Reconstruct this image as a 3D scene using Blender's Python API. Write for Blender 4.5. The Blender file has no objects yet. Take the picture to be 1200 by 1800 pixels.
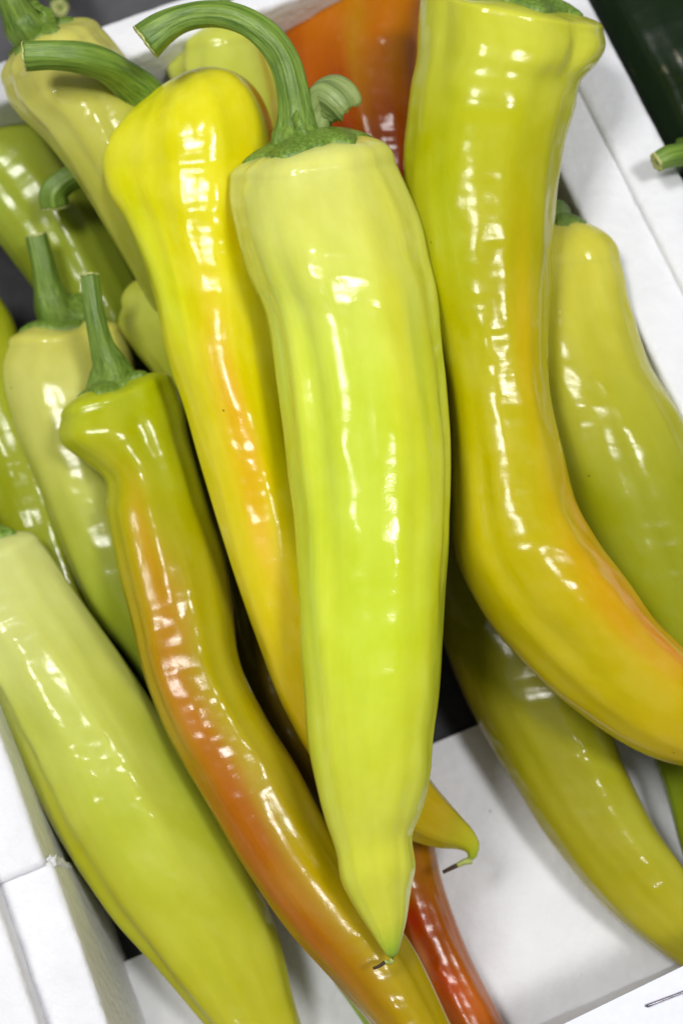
import bpy, math, random
import numpy as np
from mathutils import Vector, Matrix

# ------------------------------------------------------------------ camera
TILT, DIST, ZREF, FPX = math.radians(15), 0.32, 0.07, 2500.0
CAM = np.array([0, -DIST*math.sin(TILT), ZREF+DIST*math.cos(TILT)])
FWD = np.array([0, math.sin(TILT), -math.cos(TILT)])
UPV = np.array([0, math.cos(TILT), math.sin(TILT)])
RGT = np.array([1.0, 0, 0])
sc = bpy.context.scene
cd = bpy.data.cameras.new('camera')
cd.sensor_fit = 'HORIZONTAL'; cd.sensor_width = 24; cd.lens = 50
cd.clip_start = 0.01; cd.clip_end = 50
cd.dof.use_dof = True; cd.dof.focus_distance = 0.307; cd.dof.aperture_fstop = 11
cam = bpy.data.objects.new('camera', cd); sc.collection.objects.link(cam)
cam.location = CAM; cam.rotation_euler = (TILT, 0, 0)
sc.camera = cam

# ------------------------------------------------------------------ light
world = bpy.data.worlds.new('World'); sc.world = world; world.use_nodes = True
bg = world.node_tree.nodes['Background']
bg.inputs[0].default_value = (0.93, 0.96, 1.0, 1); bg.inputs[1].default_value = 0.21

def area(name, d, dist, sx, sy, power, col):
    l = bpy.data.lights.new(name, 'AREA'); l.shape = 'RECTANGLE'
    l.size = sx; l.size_y = sy; l.energy = power; l.color = col
    o = bpy.data.objects.new(name, l); sc.collection.objects.link(o)
    d = Vector(d).normalized()
    o.location = Vector((0, 0, 0.06)) + d*dist
    o.rotation_euler = (-d).to_track_quat('-Z', 'Y').to_euler()
    return o
area('market_lamp_key', (-0.33, 0.10, 0.95), 0.8, 0.17, 0.17, 4.0, (1, 0.985, 0.965))
area('bright_ceiling', (-0.10, -0.06, 0.97), 1.1, 1.1, 1.1, 1.0, (0.97, 0.98, 1))
area('market_lamp_second', (0.34, -0.08, 0.95), 0.85, 0.13, 0.14, 3.9, (1, 0.985, 0.97))
area('added_bounce_lamp', (-0.98, -0.05, 0.20), 2.4, 1.4, 0.5, 0.7, (0.92, 0.96, 1))  # low lamp added in place of bright foam mirrored along left edges
vs = sc.view_settings
vs.view_transform = 'Standard'; vs.look = 'None'; vs.exposure = -0.08; vs.gamma = 1.0
sc.cycles.max_bounces = 8; sc.cycles.diffuse_bounces = 4; sc.cycles.glossy_bounces = 3
sc.cycles.use_denoising = True
sc.cycles.sample_clamp_indirect = 6

# ------------------------------------------------------------------ helpers
def un(x, y, z):
    """point of the photograph (1200x1800) on the horizontal plane z (metres)"""
    d = FWD + RGT*(x-600)/FPX - UPV*(y-900)/FPX
    return CAM + d*(z-CAM[2])/d[2]

def pxm(p):
    return float(np.dot(p-CAM, FWD))/FPX      # metres per pixel at a point

def srgb(r, g, b):
    return np.array([(c/255/12.92 if c/255 <= .04045 else ((c/255+.055)/1.055)**2.4) for c in (r, g, b)])

_rng = np.random.RandomState(7)
_perm = np.concatenate([_rng.permutation(256)]*3)
_grad = _rng.normal(size=(256, 3)); _grad /= np.linalg.norm(_grad, axis=1)[:, None]
def noise(x, y, z):
    x, y, z = np.broadcast_arrays(np.asarray(x, float), y, z)
    xi, yi, zi = np.floor(x).astype(int), np.floor(y).astype(int), np.floor(z).astype(int)
    xf, yf, zf = x-xi, y-yi, z-zi
    f = lambda t: t*t*t*(t*(t*6-15)+10)
    u, v, w = f(xf), f(yf), f(zf)
    def g(i, j, k):
        h = _perm[_perm[_perm[(xi+i) & 255]+((yi+j) & 255)]+((zi+k) & 255)]
        G = _grad[h]
        return G[..., 0]*(xf-i)+G[..., 1]*(yf-j)+G[..., 2]*(zf-k)
    L = lambda a, b, t: a+(b-a)*t
    return 1.6*L(L(L(g(0,0,0), g(1,0,0), u), L(g(0,1,0), g(1,1,0), u), v),
                 L(L(g(0,0,1), g(1,0,1), u), L(g(0,1,1), g(1,1,1), u), v), w)

def spline(P, n, t=None):
    """cubic Hermite through rows of P, n samples evenly along chord length"""
    P = np.asarray(P, float)
    if t is None:
        t = np.concatenate([[0], np.cumsum(np.linalg.norm(np.diff(P[:, :2], axis=0), axis=1))])
        t /= t[-1]
    M = np.zeros_like(P)
    dt = np.diff(t)[:, None]; S = np.diff(P, axis=0)/dt
    M[1:-1] = (S[:-1]*dt[1:]+S[1:]*dt[:-1])/(dt[1:]+dt[:-1])
    M[0], M[-1] = S[0], S[-1]
    q = np.linspace(0, 1, n) if np.isscalar(n) else np.asarray(n)
    i = np.clip(np.searchsorted(t, q, side='right')-1, 0, len(t)-2)
    h = (t[i+1]-t[i])[:, None]; s = ((q-t[i])[:, None])/h
    return (2*s**3-3*s**2+1)*P[i]+(s**3-2*s**2+s)*h*M[i]+(-2*s**3+3*s**2)*P[i+1]+(s**3-s**2)*h*M[i+1]

def mesh_obj(name, V, F, mat, parent=None, smooth=True, attrs=None, col=None):
    me = bpy.data.meshes.new(name)
    me.from_pydata([tuple(v) for v in np.asarray(V)], [], F)
    me.polygons.foreach_set('use_smooth', [smooth]*len(me.polygons))
    for nm, (typ, key, data) in (attrs or {}).items():
        a = me.attributes.new(nm, typ, 'POINT')
        a.data.foreach_set(key, np.asarray(data, np.float32).ravel())
    me.materials.append(mat)
    me.update()
    o = bpy.data.objects.new(name, me); sc.collection.objects.link(o)
    if parent is not None:
        o.parent = parent
    return o

def empty(name, loc, label, cat, group=None):
    o = bpy.data.objects.new(name, None); sc.collection.objects.link(o)
    o.location = loc; o.empty_display_size = 0.01
    o['label'] = label; o['category'] = cat
    if group: o['group'] = group
    return o

def grid_faces(nr, na, off=0):
    F = []
    for r in range(nr-1):
        b0, b1 = off+r*na, off+(r+1)*na
        for a in range(na):
            a2 = (a+1) % na
            F.append((b0+a, b0+a2, b1+a2, b1+a))
    return F

# ------------------------------------------------------------------ materials
def new_mat(name):
    m = bpy.data.materials.new(name); m.use_nodes = True
    nt = m.node_tree; return m, nt, nt.nodes['Principled BSDF']
def N(nt, typ, **kw):
    n = nt.nodes.new(typ)
    for k, v in kw.items():
        if k.startswith('i_'):
            n.inputs[k[2:].replace('_', ' ')].default_value = v
        else:
            setattr(n, k, v)
    return n
def ramp(nt, fac, p0, p1, c0=(0,0,0,1), c1=(1,1,1,1)):
    r = nt.nodes.new('ShaderNodeValToRGB')
    r.color_ramp.elements[0].position = p0; r.color_ramp.elements[1].position = p1
    r.color_ramp.elements[0].color = c0; r.color_ramp.elements[1].color = c1
    nt.links.new(fac, r.inputs[0]); return r.outputs[0]
def vmul(nt, vec, s):
    n = nt.nodes.new('ShaderNodeVectorMath'); n.operation = 'MULTIPLY'
    n.inputs[1].default_value = s; nt.links.new(vec, n.inputs[0]); return n.outputs[0]
def tex(nt, vec, scale, detail=2, rough=.5):
    n = nt.nodes.new('ShaderNodeTexNoise'); n.inputs['Scale'].default_value = scale
    n.inputs['Detail'].default_value = detail; n.inputs['Roughness'].default_value = rough
    nt.links.new(vec, n.inputs['Vector']); return n.outputs[0]
def mth(nt, op, a, b=None, c=None):
    n = nt.nodes.new('ShaderNodeMath'); n.operation = op
    for i, v in enumerate((a, b, c)):
        if v is None: continue
        if isinstance(v, (int, float)): n.inputs[i].default_value = v
        else: nt.links.new(v, n.inputs[i])
    return n.outputs[0]
def mix(nt, blend, fac, a, b):
    n = nt.nodes.new('ShaderNodeMix'); n.data_type = 'RGBA'; n.blend_type = blend
    if isinstance(fac, (int, float)): n.inputs[0].default_value = fac
    else: nt.links.new(fac, n.inputs[0])
    for i, v in ((6, a), (7, b)):
        if isinstance(v, tuple): n.inputs[i].default_value = v
        else: nt.links.new(v, n.inputs[i])
    return n.outputs[2]
def bump(nt, h, strength, dist, prev=None):
    n = nt.nodes.new('ShaderNodeBump'); n.inputs['Strength'].default_value = strength
    n.inputs['Distance'].default_value = dist
    nt.links.new(h, n.inputs['Height'])
    if prev is not None: nt.links.new(prev, n.inputs['Normal'])
    return n.outputs[0]

def pepper_material(name, sss=0.45, rip=1.0, coat=.85):
    m, nt, b = new_mat(name)
    at = N(nt, 'ShaderNodeAttribute', attribute_name='rest').outputs['Vector']
    col = N(nt, 'ShaderNodeAttribute', attribute_name='tint').outputs['Color']
    # long faint streaks and cloudy mottling of the skin
    st = tex(nt, vmul(nt, at, (420, 420, 18)), 1, 3, .55)
    cl = tex(nt, vmul(nt, at, (90, 90, 60)), 1, 3, .6)
    v = mth(nt, 'ADD', mth(nt, 'MULTIPLY', ramp_v(nt, st), .035), mth(nt, 'MULTIPLY', ramp_v(nt, cl), .16))
    hs = nt.nodes.new('ShaderNodeHueSaturation')
    nt.links.new(col, hs.inputs['Color'])
    nt.links.new(mth(nt, 'ADD', v, 1.0), hs.inputs['Value'])
    nt.links.new(mth(nt, 'SUBTRACT', 1.0, mth(nt, 'MULTIPLY', v, .45)), hs.inputs['Saturation'])
    c = hs.outputs[0]
    # a few tiny brown specks
    vo = nt.nodes.new('ShaderNodeTexVoronoi'); vo.inputs['Scale'].default_value = 95
    nt.links.new(at, vo.inputs['Vector'])
    dot = mth(nt, 'LESS_THAN', vo.outputs['Distance'], .026)
    sx = nt.nodes.new('ShaderNodeSeparateColor'); nt.links.new(vo.outputs['Color'], sx.inputs[0])
    dot = mth(nt, 'MULTIPLY', dot, mth(nt, 'GREATER_THAN', sx.outputs[0], .68))
    c = mix(nt, 'MIX', mth(nt, 'MULTIPLY', dot, .8), c, (.06, .035, .01, 1))
    sc_ = ramp(nt, tex(nt, vmul(nt, at, (210, 210, 75)), 1, 4, .6), .70, .78)
    c = mix(nt, 'MIX', mth(nt, 'MULTIPLY', sc_, .35), c, (.52, .42, .20, 1))
    nt.links.new(c, b.inputs['Base Color'])
    b.inputs['Subsurface Weight'].default_value = sss
    b.inputs['Subsurface Radius'].default_value = (1.0, .75, .12)
    b.inputs['Subsurface Scale'].default_value = .005
    b.inputs['IOR'].default_value = 1.48
    b.inputs['Roughness'].default_value = .45
    # transverse ripples, dimples, micro grain
    r1 = tex(nt, vmul(nt, at, (46, 46, 195)), 1, 1, .4)
    r2 = tex(nt, vmul(nt, at, (130, 130, 115)), 1, 1, .4)
    r3 = tex(nt, vmul(nt, at, (2600, 2600, 2600)), 1, 1, .5)
    msk = ramp(nt, tex(nt, vmul(nt, at, (35, 35, 28)), 1, 2), .36, .66, (.25, .25, .25, 1), (1, 1, 1, 1))
    n = bump(nt, mth(nt, 'MULTIPLY', r1, msk), 1.0, .0010*rip)
    n = bump(nt, mth(nt, 'MULTIPLY', r2, msk), 1.0, .0014*rip, n)
    n = bump(nt, r3, 1.0, .00003, n)
    b.inputs['Specular IOR Level'].default_value = .03
    cr = ramp(nt, tex(nt, vmul(nt, at, (70, 70, 40)), 1, 3, .6), .3, .75, (.115,)*3+(1,), (.24,)*3+(1,))
    nt.links.new(cr, b.inputs['Coat Roughness'])
    b.inputs['Coat Weight'].default_value = coat
    b.inputs['Coat IOR'].default_value = 1.44
    b.inputs['Coat Roughness'].default_value = .12
    nt.links.new(n, b.inputs['Coat Normal'])
    return m
def ramp_v(nt, s):
    return mth(nt, 'SUBTRACT', mth(nt, 'MULTIPLY', s, 2.0), 1.0)

def stem_material(name, c0, c1):
    m, nt, b = new_mat(name)
    at = N(nt, 'ShaderNodeAttribute', attribute_name='rest').outputs['Vector']
    st = tex(nt, vmul(nt, at, (1250, 1250, 45)), 1, 4, .6)
    cl = tex(nt, vmul(nt, at, (150, 150, 90)), 1, 3, .6)
    f = mth(nt, 'ADD', mth(nt, 'MULTIPLY', st, .65), mth(nt, 'MULTIPLY', cl, .35))
    c = ramp(nt, f, .36, .66, tuple(c0)+(1,), tuple(c1)+(1,))
    nt.links.new(c, b.inputs['Base Color'])
    b.inputs['Roughness'].default_value = .42
    b.inputs['Subsurface Weight'].default_value = .12
    b.inputs['Subsurface Radius'].default_value = (.6, 1, .2)
    b.inputs['Subsurface Scale'].default_value = .002
    n = bump(nt, st, .8, .0005)
    n = bump(nt, tex(nt, vmul(nt, at, (1500, 1500, 900)), 1, 2), .7, .00012, n)
    nt.links.new(n, b.inputs['Normal'])
    return m

def plain_material(name, col, rough=.6, var=.25, scale=900, bmp=.0001):
    m, nt, b = new_mat(name)
    tc = nt.nodes.new('ShaderNodeTexCoord').outputs['Object']
    t = tex(nt, tc, scale, 4, .6)
    lo = tuple(np.array(col)*(1-var))+(1,); hi = tuple(np.minimum(np.array(col)*(1+var), 1))+(1,)
    nt.links.new(ramp(nt, t, .3, .7, lo, hi), b.inputs['Base Color'])
    b.inputs['Roughness'].default_value = rough
    nt.links.new(bump(nt, t, .8, bmp), b.inputs['Normal'])
    return m

def foam_material(name, col, dirt=.10):
    m, nt, b = new_mat(name)
    tc = nt.nodes.new('ShaderNodeTexCoord').outputs['Object']
    wob = nt.nodes.new('ShaderNodeTexNoise'); wob.inputs['Scale'].default_value = 160
    nt.links.new(tc, wob.inputs['Vector'])
    ad = nt.nodes.new('ShaderNodeVectorMath'); ad.operation = 'MULTIPLY_ADD'
    nt.links.new(wob.outputs['Color'], ad.inputs[0]); ad.inputs[1].default_value = (.0022,)*3
    nt.links.new(tc, ad.inputs[2])
    vo = nt.nodes.new('ShaderNodeTexVoronoi'); vo.feature = 'DISTANCE_TO_EDGE'; vo.inputs['Scale'].default_value = 380
    nt.links.new(ad.outputs[0], vo.inputs['Vector'])
    bead = ramp(nt, vo.outputs['Distance'], .0, .12)
    big = tex(nt, tc, 38, 4, .6)
    fine = tex(nt, tc, 700, 3, .6)
    base = ramp(nt, big, .35, .7, tuple(np.array(col)*(1-dirt))+(1,), tuple(col)+(1,))
    # bead joints show only here and there
    where = ramp(nt, tex(nt, tc, 60, 2), .5, .68)
    e = mth(nt, 'MULTIPLY', mth(nt, 'SUBTRACT', 1.0, bead), mth(nt, 'MULTIPLY', where, .07))
    c = mix(nt, 'MIX', e, base, (.42, .40, .36, 1))
    vo2 = nt.nodes.new('ShaderNodeTexVoronoi'); vo2.inputs['Scale'].default_value = 75
    nt.links.new(tc, vo2.inputs['Vector'])
    sx = nt.nodes.new('ShaderNodeSeparateColor'); nt.links.new(vo2.outputs['Color'], sx.inputs[0])
    dot = mth(nt, 'MULTIPLY', mth(nt, 'LESS_THAN', vo2.outputs['Distance'], .03), mth(nt, 'GREATER_THAN', sx.outputs[0], .8))
    c = mix(nt, 'MIX', mth(nt, 'MULTIPLY', dot, .6), c, (.12, .08, .05, 1))
    nt.links.new(c, b.inputs['Base Color'])
    b.inputs['Roughness'].default_value = .55
    b.inputs['Specular IOR Level'].default_value = .3
    b.inputs['Subsurface Weight'].default_value = .15
    b.inputs['Subsurface Radius'].default_value = (1, 1, 1)
    b.inputs['Subsurface Scale'].default_value = .002
    vb = nt.nodes.new('ShaderNodeTexVoronoi'); vb.feature = 'SMOOTH_F1'; vb.inputs['Scale'].default_value = 330
    nt.links.new(ad.outputs[0], vb.inputs['Vector'])
    n = bump(nt, bead, .22, .00012)
    n = bump(nt, vb.outputs['Distance'], .5, -.0007, n)
    n = bump(nt, big, .35, .0006, n)
    n = bump(nt, fine, .6, .0003, n)
    nt.links.new(n, b.inputs['Normal'])
    return m

M_PEP = pepper_material('pepper_skin')
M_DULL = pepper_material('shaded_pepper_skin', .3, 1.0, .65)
M_BUMPY = pepper_material('dimpled_pepper_skin', .45, 1.7)
M_DARK = pepper_material('dark_pepper_skin', .05, .6, 1.0)
M_STEM = stem_material('stem_green', srgb(70, 104, 26), srgb(136, 164, 64))
M_STEMD = stem_material('stem_deep_green', srgb(72, 102, 26), srgb(126, 152, 56))
M_CUT = plain_material('stem_cut_face', srgb(176, 180, 110), .7, .35, 1400, .0002)
M_STUB = stem_material('torn_stub_skin', srgb(104, 126, 62), srgb(160, 174, 108))
M_DRY = plain_material('dry_tip', srgb(66, 46, 22), .7, .5, 900)
M_TIPG = plain_material('green_tip', srgb(168, 178, 90), .5, .2, 900)
M_FOAM = foam_material('white_foam', (.79, .795, .83))
M_FOAM2 = foam_material('greyish_foam', (.80,.80,.835), .08)
M_TABLE = plain_material('stall_table', srgb(80, 79, 82), .8, .3, 60, .0005)
M_CARD = plain_material('price_card', (.74, .75, .86), .5, .03, 500, .00002)
M_PIN = plain_material('pin_metal', (.25, .24, .26), .3, .3, 900)
M_PIN.node_tree.nodes['Principled BSDF'].inputs['Metallic'].default_value = 1.0

# ------------------------------------------------------------------ boxes (foam)
ANG = math.radians(22.3)
AX_A = np.array([-math.sin(ANG), math.cos(ANG)])    # towards the back of the box
AX_B = np.array([math.cos(ANG), math.sin(ANG)])     # towards its right side
def ab(x, y, z):
    p = un(x, y, z)[:2]; return float(p@AX_A), float(p@AX_B)
def wpt(a, b, z):
    return np.array([*(AX_A*a+AX_B*b), z])
RIM = .05
B_L, B_R = ab(187, 1800, RIM)[1], ab(1060, 460, RIM)[1]
B_R = ab(1130, 600, RIM)[1]
B_RG = ab(1110, 330, RIM)[1]       # joint between this box and the next one on the right
B_RO = ab(1120, 168, RIM)[1]       # far edge of that next wall
B_LG = ab(75, 1800, RIM)[1]        # joint on the left
A_F = ab(1100, 1756, RIM)[0]-.004
A_B = ab(240, 95, RIM)[0]
A_BO = ab(185, 40, RIM)[0]

def round_profile(P, r, k=4):
    """polygon with rounded corners"""
    P = np.asarray(P, float); out = []
    n = len(P)
    for i in range(n):
        p, a, b = P[i], P[i-1], P[(i+1) % n]
        da, db = a-p, b-p
        la, lb = np.linalg.norm(da), np.linalg.norm(db)
        rr = min(r, la*.45, lb*.45)
        s, e = p+da/la*rr, p+db/lb*rr
        for t in np.linspace(0, 1, k):
            out.append((1-t)**2*s+2*t*(1-t)*p+t*t*e)
    return np.array(out)

def dense(P, step):
    out = []
    for i in range(len(P)):
        p, q = P[i], P[(i+1) % len(P)]
        n = max(1, int(np.linalg.norm(q-p)/step))
        for t in range(n): out.append(p+(q-p)*t/n)
    return np.array(out)

def foam_bar(name, prof, c0, c1, along, mat, parent, rough=.00022, r=.0018, seed=0, step=.0016):
    """profile (across, z) swept along axis 'a' or 'b' from c0 to c1, faintly crumbly"""
    P = dense(round_profile(prof, r), .0045)
    m = len(P); L = np.linspace(c0, c1, max(3, int(abs(c1-c0)/step)))
    V = []
    ins = np.ones(len(L)); 
    cen = P.mean(0)
    for i, l in enumerate(L):
        sh = 1.0
        if i in (0, len(L)-1): sh = .0
        V0 = P.copy()
        if sh == 0: V0 = cen+(P-cen)*(1-.0003/np.abs(P-cen).max())
        nz1 = noise(P[:, 0]*520+seed, P[:, 1]*520, l*520)
        nz2 = noise(P[:, 0]*130+seed, P[:, 1]*130+9, l*130)
        d = P-cen; d /= np.linalg.norm(d, axis=1)[:, None]
        V0 = V0+d*(rough*(nz1*1.0+nz2))[:, None]
        for x, z in V0:
            V.append(wpt(l, x, z) if along == 'a' else wpt(x, l, z))
    F = grid_faces(len(L), m)
    F.append(tuple(range(m))[::-1]); F.append(tuple(range((len(L)-1)*m, len(L)*m)))
    return mesh_obj(name, V, F, mat, parent)

box = empty('foam_box', (0, 0, 0), 'white foam box whose floor shows beneath the pale yellow peppers', 'box')
ZB = -.04
# right wall, one piece; left wall in two pieces with the broken seam
foam_bar('wall', [(B_R, 0), (B_R+.0004, RIM), (B_RG, RIM), (B_RG, ZB), (B_R, ZB)], A_F-.013, A_BO, 'a', M_FOAM, box, seed=1)
A_S = ab(80, 1516, RIM)[0]
foam_bar('wall', [(B_LG, ZB), (B_LG, RIM), (B_L+.0003, RIM), (B_L+.0004, ZB)], A_F-.013, A_S-.0001, 'a', M_FOAM, box, .00035, seed=3)
foam_bar('wall', [(B_LG, ZB), (B_LG, RIM+.0012), (B_L-.0010, RIM+.0012), (B_L-.0010, ZB)], A_S-.0006, A_BO, 'a', M_FOAM, box, .00028, seed=5)
foam_bar('wall', [(A_B, ZB), (A_B, RIM), (A_BO, RIM), (A_BO, ZB)], B_L+.0008, B_R-.0008, 'b', M_FOAM, box, seed=7)
foam_bar('wall', [(A_F-.013, ZB), (A_F-.013, RIM), (A_F, RIM), (A_F, ZB)], B_L+.0012, B_R-.0008, 'b', M_FOAM, box, seed=9)

# front floor with a side slot, cut back over the added dark sheet
s1a, _ = ab(760, 1308, 0); _, s1b0 = ab(700, 1330, 0); _, s1b1 = ab(880, 1240, 0)
s2a, _ = ab(222, 1690, 0)
fl_b = [B_L-.002, B_L+.0056, s1b0, s1b1, B_R+.002]
fl_a = [A_F-.002, s2a, s1a, s2a+.045, s1a+.030, A_B+.002]
fl_a = sorted(fl_a)
def hole(i, j):
    am, bm = (fl_a[i]+fl_a[i+1])/2, (fl_b[j]+fl_b[j+1])/2
    if am > s1a: return True
    if j == 0 and s2a < am < s2a+.045: return True
    return False
V, F = [], []
def quad(p):
    k = len(V); V.extend(p); F.append((k, k+1, k+2, k+3))
for i in range(len(fl_a)-1):
    for j in range(len(fl_b)-1):
        a0, a1, b0, b1 = fl_a[i], fl_a[i+1], fl_b[j], fl_b[j+1]
        if hole(i, j):
            for (p, q, ni, nj) in (((a0, b0), (a0, b1), i-1, j), ((a0, b1), (a1, b1), i, j+1), ((a1, b1), (a1, b0), i+1, j), ((a1, b0), (a0, b0), i, j-1)):
                if 0 <= ni < len(fl_a)-1 and 0 <= nj < len(fl_b)-1 and not hole(ni, nj):
                    quad([wpt(*p, 0), wpt(*q, 0), wpt(*q, -.0118), wpt(*p, -.0118)])
        else:
            quad([wpt(a0, b0, 0), wpt(a0, b1, 0), wpt(a1, b1, 0), wpt(a1, b0, 0)])
mesh_obj('floor', V, F, M_FOAM, box, smooth=False)
M_DARK_SHEET = plain_material('added_dark_sheet', (.022, .022, .024), .75, .3, 300, .0003)  # dark sheet added to blacken the gaps between the peppers
mesh_obj('added_dark_sheet', [wpt(A_F+.001, B_L-.002, -.005), wpt(A_F+.001, B_R+.002, -.005), wpt(A_B+.002, B_R+.002, -.005), wpt(A_B+.002, B_L-.002, -.005)], [(0, 1, 2, 3)], M_DARK_SHEET, box, smooth=False)

th12 = np.linspace(0, 2*np.pi, 12, endpoint=False)
V = []
for i in range(46):
    t = i/45
    c = wpt(A_S-.0012*t+.0006*float(noise(t*9, 3, 1)), B_L+.0002, RIM-.0012-.022*t)
    r = (.0011+.0010*noise(np.cos(th12)*1.6, np.sin(th12)*1.6+4, t*14)+.0006*noise(np.cos(th12)*3, np.sin(th12)*3, t*40))*(1-.75*t)
    r = np.clip(r, .0002, .003)
    for a in range(12):
        V.append(c+r[a]*(np.cos(th12[a])*np.array([*AX_A, 0])+np.sin(th12[a])*np.array([*AX_B, 0])))
mesh_obj('broken_edge', V, grid_faces(46, 12)+[tuple(range(12))[::-1], tuple(range(45*12, 46*12))], M_FOAM, box)

nbl = empty('foam_box', (0, 0, 0), 'taller white foam box edge in the bottom left corner', 'box')
foam_bar('wall', [(B_LG-.030, ZB), (B_LG-.030, RIM+.008), (B_LG+.0008, RIM+.008), (B_LG+.0008, ZB)], A_F-.03, A_BO, 'a', M_FOAM2, nbl, seed=11)
nbr = empty('foam_box', (0, 0, 0), 'neighbouring white foam box on the right holding dark green peppers', 'box')
foam_bar('wall', [(B_RG-.0008, ZB), (B_RG-.0008, RIM+.0018), (B_RO, RIM+.0018), (B_RO, ZB)], A_F-.03, A_BO+.06, 'a', M_FOAM, nbr, seed=13)
mesh_obj('floor', [wpt(A_F-.03, B_RO-.001, .002), wpt(A_F-.03, B_RO+.16, .002), wpt(A_BO+.06, B_RO+.16, .002), wpt(A_BO+.06, B_RO-.001, .002)], [(0, 1, 2, 3)], M_FOAM2, nbr, smooth=False)

tb = mesh_obj('stall_table', [(-1.2, -1.0, ZB-.001), (1.2, -1.0, ZB-.001), (1.2, 1.4, ZB-.001), (-1.2, 1.4, ZB-.001)], [(0, 1, 2, 3)], M_TABLE)
tb['kind'] = 'structure'

# ------------------------------------------------------------------ peppers
def tube(pts, nseg, na, ridges=0.0, nr=5, seed=0, knots=None):
    """pts: list of (point xyz, radius) ; returns rings (n,na,3), rest coords, frames"""
    P = np.array([list(p)+[r] for p, r in pts])
    t = np.concatenate([[0], np.cumsum(np.linalg.norm(np.diff(P[:, :3], axis=0), axis=1))]); Ltot = t[-1]; t /= t[-1]
    S = spline(P, nseg, t)
    C, R = S[:, :3], S[:, 3]
    T = np.gradient(C, axis=0); T /= np.linalg.norm(T, axis=1)[:, None]
    up = np.array([0, 0, 1.0]) if abs(T[0][2]) < .9 else np.array([1.0, 0, 0])
    n = up-T[0]*(up@T[0]); n /= np.linalg.norm(n)
    th = np.linspace(0, 2*np.pi, na, endpoint=False)
    rings, rest = [], []
    for i in range(nseg):
        n = n-T[i]*(n@T[i]); n /= np.linalg.norm(n); b = np.cross(T[i], n)
        l = i/(nseg-1)*Ltot
        rr = R[i]*(1+ridges*np.cos(nr*th+seed+l*25)+ridges*.5*np.cos((nr+3)*th+2*seed)+.05*noise(np.cos(th)*1.5+seed, np.sin(th)*1.5, l*130))
        rings.append(C[i]+np.outer(np.cos(th)*rr, b)+np.outer(np.sin(th)*rr, n))
        rest.append(np.stack([np.cos(th)*R[i], np.sin(th)*R[i], np.full(na, l)], 1))
    return np.array(rings), np.array(rest), (C, T, R)

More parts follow.
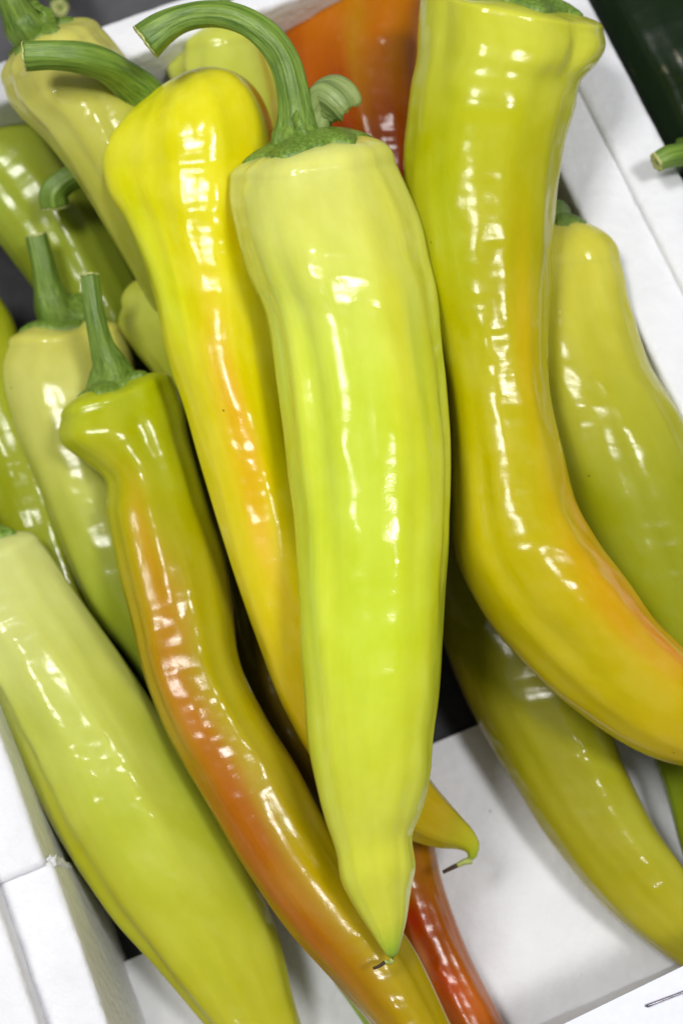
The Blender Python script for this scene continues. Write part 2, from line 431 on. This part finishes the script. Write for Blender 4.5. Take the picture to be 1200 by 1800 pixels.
NA = 72
def pepper(pairs, z, cols, label, seed, dep=.92, capH=.42, capP=2.3, blobs=(), bumps=(), lob=.05, rid=.042,
           stem=None, calyx=.52, stem_mat=None, mat=None, group='pale yellow peppers in the foam box',
           tipline=None, nlen=150, name='sweet_pepper', tilt=0.0, clift=1.0, stem_free=False, wav=1.0, stem_ridge=.06, skew=0.0, clobe=1.0, gain=1.0, pbump=.06):
    mat = mat or M_PEP; stem_mat = stem_mat or M_STEM
    Q = np.array(pairs, float)
    cen = (Q[:, :2]+Q[:, 2:])/2
    t = np.concatenate([[0], np.cumsum(np.linalg.norm(np.diff(cen, axis=0), axis=1))]); t /= t[-1]
    zz = np.interp(t, np.linspace(0, 1, len(z)), z)/100.0
    q = np.linspace(0, 1, nlen)
    S = spline(np.column_stack([Q, zz]), q, t)
    # smooth the height along the pepper
    zi = np.interp(q, np.linspace(0, 1, len(z)), z)/100.0
    ker = np.hanning(31); ker /= ker.sum()
    zi = np.convolve(np.pad(zi, 15, mode='reflect', reflect_type='odd'), ker, 'valid')
    Lp = np.array([un(S[i, 0], S[i, 1], zi[i]) for i in range(nlen)])
    Rp = np.array([un(S[i, 2], S[i, 3], zi[i]) for i in range(nlen)])
    C = (Lp+Rp)/2; lat = (Rp-Lp)/2
    W = np.linalg.norm(lat, axis=1); e1 = lat/W[:, None]
    T = np.gradient(C, axis=0); T /= np.linalg.norm(T, axis=1)[:, None]
    # the heads are tipped up a little towards the viewer, the bodies follow
    e2 = CAM-C; e2 -= e1*np.sum(e2*e1, axis=1)[:, None]; e2 /= np.linalg.norm(e2, axis=1)[:, None]
    slen = np.concatenate([[0], np.cumsum(np.linalg.norm(np.diff(C, axis=0), axis=1))])
    th = np.linspace(0, 2*np.pi, NA, endpoint=False)
    ct, stn = np.cos(th), np.sin(th)
    rs = np.random.RandomState(seed)
    ph = rs.uniform(0, 6.28, 6); so = seed*13.7
    def section(s, l, w):
        head = math.exp(-(s/.13)**2)
        r = 1+(lob*(1+1.2*head))*np.cos(3*th+ph[0]+.6*s)+lob*.5*np.cos(2*th+ph[1]+s)
        r = r+rid*1.6*noise(ct*1.9+so, stn*1.9, l*16)+rid*.9*noise(ct*4+so, stn*4+5, l*15)
        x, y = r*ct, r*stn*dep
        mx, mn = x.max(), x.min()
        x = (x-(mx+mn)/2)/((mx-mn)/2)
        # small dents that also nick the outline
        k = wav*(.012*noise(ct*2.4+so+3, stn*2.4, l*75)+.016*noise(ct*1.4+so+3, stn*1.4, l*38))
        for (s0, u0, ds, du, amp) in bumps:
            g = np.exp(-((s-s0)/ds)**2-((x-u0)/du)**2)*(stn > -.35)
            k = k+amp*g
        f = 1+k
        return x*f, y*f
    V, rest, uu, ss, fr = [], [], [], [], []
    # head cap, from pole to shoulder
    KC = 16
    ax0 = -T[0]+e1[0]*(T[0]@e1[0])+e2[0]*(T[0]@e2[0]); ax0 /= np.linalg.norm(ax0)
    x0, y0 = section(0, 0, W[0])
    lobe = (.14*np.cos(3*th+ph[0])+.10*np.cos(4*th+ph[3]))*min(1, .22/capH)*clobe
    def cap_pt(k, off=0.0):
        """k: radial fraction per angle (array)"""
        k = np.broadcast_to(k, th.shape)
        a = capH*(1-np.clip(k, 0, 1)**capP)**(1/capP)*(1+lobe*np.clip(k*1.6, 0, 1)**2*1.3)
        a = a*(1+skew*k*x0)
        a = a+pbump*np.exp(-(k/.5)**2)
        sh = tilt*W[0]*k*y0*np.where(y0 > 0, 1, 0)
        P = C[0]-np.outer(sh, ax0)+W[0]*(np.outer(k*x0, e1[0])+np.outer(k*y0, e2[0]))+np.outer(a*W[0]+off, ax0)
        return P
    pole = C[0]+ax0*((capH+pbump)*W[0])
    phis = np.linspace(0, math.pi/2, KC+1)[1:-1]
    ks = np.sin(phis)**(2/capP)
    for k in ks:
        V.append(cap_pt(k)); a = capH*(1-k**capP)**(1/capP)
        rest.append(np.stack([ct*k*W[0], stn*k*W[0], np.full(NA, -a*W[0])], 1)); uu.append(x0*k); ss.append(np.full(NA, -.02)); 
    for i in range(nlen):
        x, y = section(q[i], slen[i], W[i])
        sh = tilt*W[0]*y*np.where(y > 0, 1, 0)*math.exp(-slen[i]/(1.3*W[0]))
        V.append(C[i]+W[i]*(np.outer(x, e1[i])+np.outer(y, e2[i]))-np.outer(sh, ax0))
        rest.append(np.stack([ct*W[i], stn*W[i], np.full(NA, slen[i])], 1)); uu.append(x); ss.append(np.full(NA, q[i]))
    nr = len(V)
    V = np.concatenate(V); rest = np.concatenate(rest); uu = np.concatenate(uu); ss = np.concatenate(ss)
    tip = C[-1]+T[-1]*W[-1]*.8
    F = grid_faces(nr, NA)
    ip, it = len(V), len(V)+1
    V = np.vstack([V, pole, tip]); rest = np.vstack([rest, [0, 0, -capH*W[0]], [0, 0, slen[-1]+W[-1]]])
    uu = np.append(uu, [0, 0]); ss = np.append(ss, [0, 1])
    F += [(ip, (a+1) % NA, a) for a in range(NA)]
    o = (nr-1)*NA
    F += [(it, o+a, o+(a+1) % NA) for a in range(NA)]
    # ripening colours; the buried pepper's tint also carries painted shade
    cs = np.array([c for c in cols[1]]); cp = np.array(cols[0])
    col = np.stack([np.interp(ss, cp, cs[:, i]) for i in range(3)], 1)
    nz = noise(rest[:, 0]*60+so, rest[:, 1]*60, rest[:, 2]*16)
    nz2 = noise(rest[:, 0]*170+so, rest[:, 1]*170, rest[:, 2]*30+4)
    for (s0, u0, ds, du, c, st) in blobs:
        w = np.exp(-((ss-s0)/ds)**2-((uu-u0)/du)**2)*st*(1+.55*nz+.9*nz2)
        w = np.clip(w, 0, 1)[:, None]
        col = col*(1-w)+np.array(c)*w
    col = col*(.95+.04*nz)[:, None]*np.array([1.0, 1.0, .66])*gain
    tint = np.column_stack([np.clip(col, 0, 1), np.ones(len(col))])
    base = np.array([C[:, 0].mean(), C[:, 1].mean(), V[:, 2].min()])
    root = empty(name, base, label, 'pepper', group)
    # faces wound so that normals point outwards
    flip = np.cross(e1[nlen//2], e2[nlen//2])@T[nlen//2] > 0
    if not flip: F = [f[::-1] for f in F]
    body = mesh_obj('body', V-base, F, mat, root, attrs={'rest': ('FLOAT_VECTOR', 'vector', rest+np.array([0, 0, seed*.37])), 'tint': ('FLOAT_COLOR', 'color', tint)})
    if stem is not None:
        # calyx: a ragged green collar lying on the top of the pepper
        if calyx:
            kc = calyx*(1+.16*np.cos(5*th+ph[4])+.22*noise(ct*2.2+so, stn*2.2, so)+.10*noise(ct*6, stn*6, so))
            CV, CR = [], []
            for f, off in ((.12, .26), (.35, .23), (.6, .18), (.8, .13), (.93, .085), (1.0, .04), (1.0, -.03)):
                wob = .0003*noise(ct*3+so, stn*3, f*3)
                CV.append(cap_pt(kc*f, off*clift*W[0])+np.outer(wob*f, ax0))
                CR.append(np.stack([ct*kc*f*W[0], stn*kc*f*W[0], np.full(NA, f*.004)], 1))
            n7 = len(CV); CV = np.concatenate(CV); CR = np.concatenate(CR)
            CF = grid_faces(n7, NA)+[tuple(range(NA))[::-1]]
            if not flip: CF = [f[::-1] for f in CF]
            mesh_obj('calyx', CV-base, CF, stem_mat, root, attrs={'rest': ('FLOAT_VECTOR', 'vector', CR)})
        pts = []
        for i, (x, y, zc, w) in enumerate(stem):
            p = un(x, y, zc/100.0)
            if i == 0 and not stem_free: p = pole+ax0*(.12*clift*W[0] if calyx else -.0006)
            pts.append((p, w*pxm(p)))
        rg, rr, (sC, sT, sR) = tube(pts, 64, 30, stem_ridge, 5, seed)
        SV = np.concatenate(list(rg)); SF = grid_faces(64, 30)
        SF.append(tuple(range(30))[::-1]); SF.append(tuple(range(63*30, 64*30)))
        so_ = mesh_obj('stem', SV-base, SF, stem_mat, root, attrs={'rest': ('FLOAT_VECTOR', 'vector', rr.reshape(-1, 3))})
        # cut end
        e = rg[-1]; c = e.mean(0); tv = sT[-1]
        rows = [c+(e-c)*1.0, c+(e-c)*1.02+tv*.0003, c+(e-c)*.82+tv*.0005, c+(e-c)*.45+tv*.0001]
        EV = np.concatenate(rows+[[c-tv*.0004]])
        EV = EV+tv*(.00035*noise(EV[:, 0]*900, EV[:, 1]*900, EV[:, 2]*900))[:, None]
        EF = grid_faces(4, 30)+[(120, 90+a, 90+(a+1) % 30) for a in range(30)]
        mesh_obj('cut_end', EV-base, EF, M_CUT, so_)
    if tipline is not None:
        pts = [(tip if i == 0 else un(x, y, zc/100.0), w*pxm(tip)) for i, (x, y, zc, w) in enumerate(tipline)]
        for nm, a, b_, mt in (('tip_thread', 0, .5, M_TIPG), ('dry_tip', .5, 1.0, M_DRY)):
            rg, rr, _ = tube(pts, 25, 8, .0, 5, seed)
            i0, i1 = int(a*24), int(b_*24)+1
            sub = rg[i0:i1]; TV = np.concatenate(list(sub)); TF = grid_faces(len(sub), 8)
            TF.append(tuple(range(8))[::-1]); TF.append(tuple(range((len(sub)-1)*8, len(sub)*8)))
            mesh_obj(nm, TV-base, TF, mt, root)
    return root, base

Y = srgb
PALE, GRN = Y(214, 214, 128), Y(176, 190, 62)
ORG, RED = Y(226, 140, 24), Y(196, 52, 10)

# --- the big central pepper
root1, base1 = pepper(
  [(405,314,697,284),(403,340,716,325),(412,400,748,405),(436,485,766,492),(464,545,774,570),(484,660,785,670),(500,800,794,800),(513,890,792,900),(521,1000,787,1010),(526,1110,781,1110),(534,1220,773,1225),(541,1305,763,1300),(557,1383,757,1372),(573,1445,740,1432),(590,1495,725,1466),(601,1555,730,1527),(625,1600,722,1566),(656,1647,714,1620),(678,1680,700,1676)],
  [8.3,8.2,8.1,8.0,7.9,7.7,7.4,7.0,6.5,5.9,5.4],
  ([-.05,.06,.25,.6,.85,.96,.985,1], [Y(202,204,136),Y(199,202,116),Y(188,202,76),Y(190,206,58),Y(198,201,84),Y(196,197,78),Y(168,184,60),Y(130,160,60)]),
  'large yellow green pepper lying on top in the middle with long arched stem', 11,
  blobs=[(.45,.0,.16,.35,Y(176,194,28),.5),(.3,.7,.35,.4,Y(214,208,40),.5),(.6,-.75,.4,.3,Y(214,220,80),.5)],
  bumps=[(.03,.62,.05,.25,.03),(.11,.80,.035,.3,-.05),(.30,-.55,.3,.10,-.03)],
  stem=[(520,262,8.3,60),(522,246,8.6,47),(521,225,8.7,37),(519,195,8.9,31),(512,150,9.2,28),(501,110,9.4,27),(480,75,9.6,26),(446,46,9.7,24),(400,27,9.7,23),(352,25,9.6,22),(312,35,9.5,24),(282,52,9.4,28),(257,72,9.3,32)],
  capH=.34, capP=2.4, skew=.30, clobe=.15, pbump=0, tilt=.04, calyx=.70, clift=.55, gain=1.15, rid=.034, lob=.035, tipline=[(690,1690,5.3,5),(686,1692,5.35,4.5),(676,1692,5.5,3.5),(668,1698,5.5,3.2),(656,1703,5.45,2.6)])
# torn stub beside its stem
pts = [(552,248,8.3,24),(555,218,8.5,29),(562,188,8.7,34),(578,171,8.9,36),(598,180,9.0,35),(608,194,8.9,31)]
tp = [(un(x, y, z/100), w*pxm(un(x, y, z/100))) for x, y, z, w in pts]
rg, rr, (sC, sT, sR) = tube(tp, 40, 32, .10, 4, 3)
tv = sT[-1]
c_end = rg[-1].mean(0)
th32 = np.linspace(0, 2*np.pi, 32, endpoint=False)
rag = .0016*noise(np.cos(th32)*2.2, np.sin(th32)*2.2, 3.3)
outer = rg[-1]+np.outer(rag, tv)
rows = list(rg[:-1])+[outer, c_end+(outer-c_end)*.86-tv*.0002, c_end+(rg[-1]-c_end)*.66-tv*.0026]
V = np.concatenate(rows); F = grid_faces(len(rows), 32)
R_ = np.concatenate(list(rr)+[rr[-1], rr[-1]])
k = len(rows)-1
F.append(tuple(range(k*32, k*32+32)))
stub = mesh_obj('torn_stub', V-base1, F, M_STUB, root1, attrs={'rest': ('FLOAT_VECTOR', 'vector', R_)})
core = []
for f, d in ((.62, -.0024), (.60, -.0008), (.42, .0002), (.18, -.0002)):
    core.append(c_end+(rg[-1]-c_end)*f+np.outer(d+.0008*noise(np.cos(th32)*2, np.sin(th32)*2, f*9), tv))
V = np.concatenate(core); F = grid_faces(4, 32)+[tuple(range(96, 128))]
mesh_obj('pale_core', V-base1, F, M_CUT, stub)

# --- yellow pepper left of the centre, orange streak
pepper(
  [(177,290,487,272),(190,338,483,330),(222,385,478,400),(250,450,480,470),(272,520,487,540),(293,617,497,640),(327,723,508,740),(363,853,524,840),(403,985,545,960),(450,1117,590,1070),(503,1255,640,1190),(560,1350,690,1270),(640,1430,735,1340),(728,1480,775,1395),(775,1492,810,1436),(806,1494,833,1463),(820,1499,843,1486),(822,1508,838,1507)],
  [6.3,6.3,6.3,6.3,6.2,6.1,5.9,5.4,4.7,3.8,3.1,2.8],
  ([-.05,.1,.3,.55,.75,.93,.985,1], [Y(212,206,40),Y(210,204,36),Y(204,192,26),Y(206,190,24),Y(206,176,26),Y(196,168,30),Y(176,178,50),Y(150,170,60)]),
  'bright yellow pepper with orange streak, half hidden left of the big middle one', 23,
  blobs=[(.34,.05,.16,.28,Y(210,166,16),.7),(.46,.0,.14,.3,Y(210,164,16),.65),(.06,.75,.07,.3,Y(208,172,14),.5),(.16,-.7,.14,.4,Y(196,206,30),.6),(.4,.85,.3,.35,Y(184,176,26),.6),(.85,-.5,.06,.4,Y(190,180,40),.5)],
  bumps=[(.05,.55,.10,.12,-.05),(.02,.15,.05,.3,.05),(.2,-.35,.2,.07,-.02)],
  stem_free=True, stem=[(282,222,6.2,42),(252,166,7.0,36),(216,134,7.7,31),(180,111,8.4,28),(140,99,8.8,27),(95,95,9.0,25),(46,97,9.0,25)],
  capH=.88, capP=2.2, skew=.42, gain=1.1, clobe=.3, calyx=0, lob=.03, tipline=[(830,1510,2.8,6),(822,1514,2.8,6),(805,1521,2.8,4.5),(778,1534,2.8,3.2)])

# --- orange flushed pepper, lower left of the middle
pepper(
  [(114,732,304,668),(113,770,322,715),(150,812,330,765),(184,845,345,820),(190,905,366,890),(207,990,390,965),(232,1090,408,1059),(253,1180,417,1148),(295,1290,458,1244),(350,1390,512,1332),(433,1533,585,1468),(510,1643,665,1580),(590,1733,735,1680),(647,1797,788,1793),(725,1900,835,1880),(830,2010,868,1990)],
  [4.5,4.5,4.4,4.3,4.2,4.1,4.0,3.9,3.7,3.5,3.3],
  ([-.05,.12,.25,.45,.7,.85,1], [Y(170,180,36),Y(168,168,26),Y(164,150,20),Y(158,140,18),Y(162,142,20),Y(174,150,26),Y(172,138,28)]),
  'yellow pepper flushed with orange down its left side, crossing to the bottom edge', 37,
  blobs=[(.2,-.35,.10,.3,Y(206,160,36),.6),(.30,-.25,.10,.40,Y(184,132,6),.8),(.42,-.40,.11,.50,Y(178,114,2),.9),(.55,-.55,.12,.50,Y(168,96,0),.95),(.68,-.65,.10,.5,Y(168,96,1),.9),(.8,-.7,.1,.5,Y(160,108,14),.6),(.36,.55,.14,.35,Y(176,172,34),.6),(.6,.2,.2,.25,Y(196,172,36),.4)],
  bumps=[(.015,-.75,.045,.35,.10),(.085,-.75,.03,.4,-.07),(.3,.62,.05,.25,.05),(.5,.4,.25,.10,.04)],
  stem=[(206,664,4.7,46),(192,640,5.0,32),(180,610,5.3,22),(170,570,5.6,18),(163,530,5.8,16.5),(158,484,6.0,16)],
  stem_mat=M_STEMD, capH=.26, capP=2.8, pbump=.02, tilt=.04, calyx=.62, clift=.6, lob=.04)

# --- big curved pepper on the right
pepper(
  [(738,-14,1060,52),(736,20,1063,78),(735,60,1050,108),(733,100,1022,142),(722,150,1012,185),(713,230,993,250),(710,300,983,320),(718,400,975,405),(735,500,969,500),(763,600,965,590),(785,700,968,690),(793,800,990,795),(796,890,1013,885),(802,975,1045,945),(850,1077,1098,1018),(933,1177,1150,1088),(1033,1263,1205,1143),(1147,1330,1270,1195),(1260,1350,1340,1250),(1370,1340,1395,1300)],
  [8.1,8.0,7.7,7.4,7.1,6.9,6.7,6.4,6.1,5.7,5.2,4.9,4.6],
  ([-.05,.06,.16,.3,.6,.8,1], [Y(204,206,84),Y(198,200,68),Y(184,184,34),Y(176,172,22),Y(186,174,20),Y(198,180,24),Y(200,166,26)]),
  'long curved yellow pepper sweeping down the right side with knobbly shoulder', 41,
  blobs=[(.62,.9,.10,.4,Y(210,150,14),.6),(.72,.7,.10,.55,Y(212,150,10),.7),(.8,.6,.07,.4,Y(214,134,8),.7),(.35,.5,.15,.25,Y(200,170,18),.5),(.2,-.5,.15,.4,Y(170,180,30),.5)],
  bumps=[(.03,.69,.03,.07,-.10),(.02,.85,.035,.12,.05),(.108,-.15,.012,.5,-.06),(.05,-.1,.035,.8,.06),(.55,-.55,.05,.12,-.06),(.73,-.5,.03,.3,-.05),(.72,-.25,.06,.1,.03)],
  stem=[(945,0,8.2,50),(950,-30,8.5,36),(955,-70,8.9,28),(950,-120,9.2,26)],
  capH=.11, capP=3, tilt=.06, clift=.6, pbump=.02, clobe=.4, calyx=.68, lob=.035, rid=.022)

# --- pale green pepper, lower left
pepper(
  [(-122,1012,70,946),(-112,1050,90,974),(-90,1100,118,1018),(-50,1160,165,1085),(-15,1222,222,1165),(27,1310,285,1255),(100,1460,372,1395),(187,1593,440,1525),(280,1707,488,1640),(357,1800,520,1765),(430,1880,545,1860),(510,1950,555,1940)],
  [3.5,3.4,3.2,2.9,2.6,2.2,1.8,1.4,1.1],
  ([-.05,.1,.3,.5,.75,1], [Y(208,211,166),Y(204,208,150),Y(192,200,108),Y(186,194,74),Y(190,190,58),Y(188,182,54)]),
  'pale green pepper along the left wall, pointing to the bottom edge', 53,
  blobs=[(.25,.6,.25,.4,Y(196,200,104),.5),(.5,.85,.3,.3,Y(140,150,40),.5),(.6,-.8,.3,.3,Y(176,170,26),.5)],
  stem=[(-30,945,3.8,40),(-50,920,4.1,28),(-75,880,4.5,22),(-110,850,4.7,20)],
  capH=.30, tilt=.12, calyx=.6, lob=.03, rid=.05, wav=1.5, mat=M_BUMPY)

# --- pale pepper behind the orange flushed one
pepper(
  [(17,606,222,580),(8,630,232,608),(9,665,240,655),(27,733,246,715),(50,800,256,780),(75,865,270,850),(123,990,300,960),(160,1070,322,1050),(247,1190,365,1160),(300,1290,372,1270)],
  [2.6,2.6,2.4,2.2,1.9,1.6,1.2],
  ([-.05,.1,.35,.7,1], [Y(202,198,112),Y(198,198,124),Y(184,188,98),Y(150,164,52),Y(120,140,40)]),
  'pale yellow green pepper with upright stem, tucked left of the orange flushed one', 61,
  stem=[(103,562,2.9,52),(94,538,3.2,35),(85,508,3.5,26),(75,462,3.9,20),(63,414,4.2,18.5)],
  stem_mat=M_STEMD, capH=.24, capP=2.5, pbump=.03, tilt=.04, clift=.6, calyx=.66, lob=.03)

# --- far left edge
pepper(
  [(-150,520,-20,490),(-140,580,18,548),(-110,700,50,690),(-60,820,95,805),(-5,950,135,930),(60,1080,172,1060),(130,1180,185,1170)],
  [2.7,2.4,2.0,1.6,1.2], ([0,1], [Y(160,166,38),Y(130,140,26)]),
  'shaded olive green pepper cut off by the left edge', 67)

# --- upper left cluster
pepper(
  [(8,150,178,46),(14,170,194,64),(35,200,222,98),(70,232,246,130),(100,268,268,180),(147,333,288,255),(198,420,312,350),(250,510,325,450),(290,580,330,545)],
  [6.5,6.4,6.1,5.5,4.7,3.9], ([-.05,.15,.5,1], [Y(200,196,120),Y(190,188,106),Y(176,176,80),Y(150,158,58)]),
  'pale cream yellow pepper at the upper left, thick stem leaving the frame', 71,
  stem=[(62,66,6.9,46),(46,48,7.2,38),(32,25,7.5,30),(20,0,7.8,24),(12,-40,8.0,22)], stem_mat=M_STEMD, capH=.42, tilt=.04, clift=.5, clobe=.4, calyx=.6, lob=.03)
pepper(
  [(-190,180,-60,75),(-150,260,0,150),(-80,345,75,225),(0,430,150,335),(60,510,213,443),(125,605,250,530),(190,680,260,620)],
  [3.0,2.8,2.4,1.9,1.4], ([0,.5,1], [Y(172,184,86),Y(146,158,58),Y(118,132,40)]),
  'green pepper at the left edge under the cream yellow one', 73)
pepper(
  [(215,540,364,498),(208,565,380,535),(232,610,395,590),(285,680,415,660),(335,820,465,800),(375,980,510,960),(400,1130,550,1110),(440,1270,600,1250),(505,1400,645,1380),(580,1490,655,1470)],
  [3.4,3.1,2.4,1.9,1.6,1.5,1.4], ([0,.12,.3,.6,1], [Y(190,196,88),Y(182,188,76),Y(120,120,24),Y(92,78,8),Y(92,68,8)]),  # tint drops to dark brown: deep shade under the yellow pepper, painted in
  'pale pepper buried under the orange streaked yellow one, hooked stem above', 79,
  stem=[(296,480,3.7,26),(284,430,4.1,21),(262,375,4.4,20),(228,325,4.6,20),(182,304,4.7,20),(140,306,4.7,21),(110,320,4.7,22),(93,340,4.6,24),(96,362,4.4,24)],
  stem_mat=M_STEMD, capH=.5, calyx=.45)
pepper(
  [(292,92,480,68),(290,105,486,85),(290,115,492,105),(304,155,500,150),(330,240,508,230),(370,360,520,340),(420,480,530,470)],
  [3.9,3.8,3.6,3.3,3.0], ([-.05,.4,1], [Y(196,202,104),Y(176,182,72),Y(140,150,40)]),
  'pale green pepper behind the arched stem near the top edge', 83,
  stem=[(390,30,4.4,34),(396,12,4.6,28),(408,-10,4.8,24),(430,-50,5.0,22)], stem_mat=M_STEMD, capH=.45, clobe=.3, calyx=.36)
pepper(
  [(455,-20,755,-90),(465,10,762,-20),(480,50,768,50),(500,150,768,150),(530,260,765,250),(570,400,760,390),(620,560,740,550),(660,680,700,670)],
  [2.6,2.6,2.5,2.4,2.3,2.2], ([0,.3,.6,1], [Y(184,112,14),Y(176,84,8),Y(140,42,4),Y(116,26,4)]),
  'red and orange ripening pepper in the shade between two yellow ones', 89,
  blobs=[(.25,.0,.18,.14,Y(160,130,16),.8),(.28,.55,.2,.3,Y(156,100,12),.6),(.36,-.25,.14,.22,Y(116,26,4),.8),(.42,.35,.10,.35,Y(100,20,5),.8),(.2,-.8,.2,.25,Y(156,76,8),.7)],
  group=None, mat=M_DULL, lob=.08, rid=.08)

pepper(
  [(10,-95,170,-105),(2,-140,178,-145),(12,-260,160,-260),(40,-400,120,-400),(70,-480,90,-480)],
  [-2.6,-2.7,-2.9], ([0,1], [Y(150,160,60),Y(140,150,50)]),
  'pepper stem end poking in at the top left corner behind the box', 127,
  stem=[(90,-75,-2.2,30),(95,-45,-1.3,22),(101,-12,-.4,17),(105,13,.4,15)], stem_mat=M_STEMD, capH=.3, calyx=.5, group=None, nlen=80)
# --- right hand side, lower layer
pepper(
  [(898,468,1084,452),(897,490,1092,482),(898,520,1098,515),(905,560,1112,560),(918,640,1140,640),(937,740,1192,727),(965,850,1240,830),(1010,960,1280,930),(1070,1080,1320,1050),(1150,1200,1350,1160),(1240,1290,1360,1260)],
  [5.3,5.1,4.7,4.1,3.4,2.8,2.4], ([-.05,.15,.5,1], [Y(206,200,92),Y(190,186,70),Y(152,156,36),Y(140,146,32)]),
  'olive green pepper beside the right wall, partly under the curved yellow one', 97,
  stem=[(970,402,5.4,30),(950,388,5.3,24),(925,370,5.0,20),(890,350,4.6,20)], stem_mat=M_STEMD, capH=.72, capP=2.1, clobe=.2, tilt=.06, calyx=.40, clift=.5, lob=.035, rid=.035)
pepper(
  [(720,930,880,870),(735,1000,925,950),(760,1080,970,1030),(790,1160,1010,1110),(833,1260,1053,1230),(900,1373,1096,1350),(973,1487,1150,1458),(1073,1603,1203,1535),(1187,1693,1250,1612),(1260,1735,1290,1690)],
  [2.0,1.8,1.65,1.55,1.45,1.35,1.1], ([0,.3,.7,1], [Y(122,128,24),Y(136,134,26),Y(168,162,42),Y(180,170,50)]),
  'green yellow pepper on the foam floor at the lower right', 101,
  blobs=[(.6,.5,.3,.3,Y(176,180,66),.5)], lob=.05, rid=.03)
pepper(
  [(1100,1150,1250,1120),(1130,1270,1290,1240),(1158,1360,1320,1330),(1175,1417,1335,1390),(1199,1500,1345,1470),(1240,1600,1340,1570),(1290,1680,1330,1660)],
  [1.5,1.4,1.2,1.0], ([0,1], [Y(120,136,40),Y(130,146,40)]),
  'sliver of a green pepper on the right edge below the curved yellow one', 103)
pepper(
  [(600,1250,700,1220),(630,1350,735,1340),(650,1450,757,1450),(665,1530,771,1530),(683,1610,795,1605),(715,1700,830,1690),(757,1800,882,1790),(800,1900,920,1880),(850,1990,920,1970)],
  [.9,.9,.9,.95,1.0], ([0,.35,.5,.75,1], [Y(170,122,16),Y(172,112,12),Y(176,92,8),Y(180,92,8),Y(180,96,8)]),
  'narrow red and orange pepper with shrivelled skin at the bottom edge', 107,
  blobs=[(.50,-.25,.045,.45,Y(186,40,10),.85),(.58,-.3,.06,.32,Y(180,56,16),.7),(.60,-.5,.05,.22,Y(206,140,110),.85),(.66,-.1,.06,.4,Y(206,70,14),.6)],
  bumps=[(.56,-.35,.02,.2,-.08),(.60,-.3,.012,.2,-.08),(.63,-.2,.014,.18,.05),(.66,-.3,.02,.15,-.06)], group=None, wav=2.0)
pepper(
  [(560,1640,630,1600),(584,1722,662,1685),(612,1762,690,1735),(638,1800,715,1780),(690,1870,750,1850),(750,1950,780,1940)],
  [.8,.75,.7,.6], ([0,1], [Y(140,170,60),Y(150,176,60)]),
  'thin green pepper edge just showing under the orange flushed one at the bottom', 109)

# --- dark green peppers in the next box
for prs, z, lab, sd, st in (
  ([(960,-190,1130,-250),(990,-90,1220,-160),(1035,20,1290,-60),(1105,160,1350,70),(1185,310,1400,220),(1290,450,1420,380)], [3.4,3.3,3.2,2.8], 'glossy dark green pepper beyond the right wall of the box', 113, None),
  ([(1195,330,1270,230),(1230,380,1330,260),(1290,440,1400,330),(1380,520,1450,430),(1450,580,1480,540)], [4.6,4.4,4.0,3.6], 'dark green pepper at the right edge whose pale green stem reaches over the box wall', 117,
     [(1236,278,5.4,22),(1215,272,5.8,20),(1190,272,6.1,19),(1168,277,6.2,19),(1154,284,6.2,17)])):
    pepper(prs, z, ([0, 1], [Y(15, 34, 9), Y(12, 28, 8)]), lab, sd, mat=M_DARK, stem=st, group='dark green peppers in the next box', capH=.3)

# ------------------------------------------------------------------ price card
card = empty('price_card', wpt(A_F-.02, 0, RIM), 'pale lilac white price card lying on the box edge, bottom right corner', 'card')
cb = np.array(card.location)
e0, e1_ = un(990, 1801, .0525), un(1200, 1699, .0525)
dx = (e1_-e0)/np.linalg.norm(e1_-e0); dy = np.cross([0, 0, 1.0], dx)*-1
o0 = e0-dx*.012
L_, H_, TH = .085, .05, .0005
V = [o0, o0+dx*L_, o0+dx*L_+dy*H_, o0+dy*H_]
V = V+[v-np.array([0, 0, TH]) for v in V]
mesh_obj('card_sheet', np.array(V)-cb, [(0, 3, 2, 1), (4, 5, 6, 7), (0, 1, 5, 4), (1, 2, 6, 5), (2, 3, 7, 6), (3, 0, 4, 7)], M_CARD, card, smooth=False)
p0, p1 = un(1137, 1769, .0533), un(1260, 1722, .0533)
rg, rr, _ = tube([(p0-np.array([0, 0, .001]), .0003), (p0, .00034), (p0+(p1-p0)*.1, .0003), (p1, .0003)], 30, 8, 0)
F = grid_faces(30, 8)+[tuple(range(8))[::-1], tuple(range(232, 240))]
mesh_obj('pin', np.concatenate(list(rg))-cb, F, M_PIN, card)
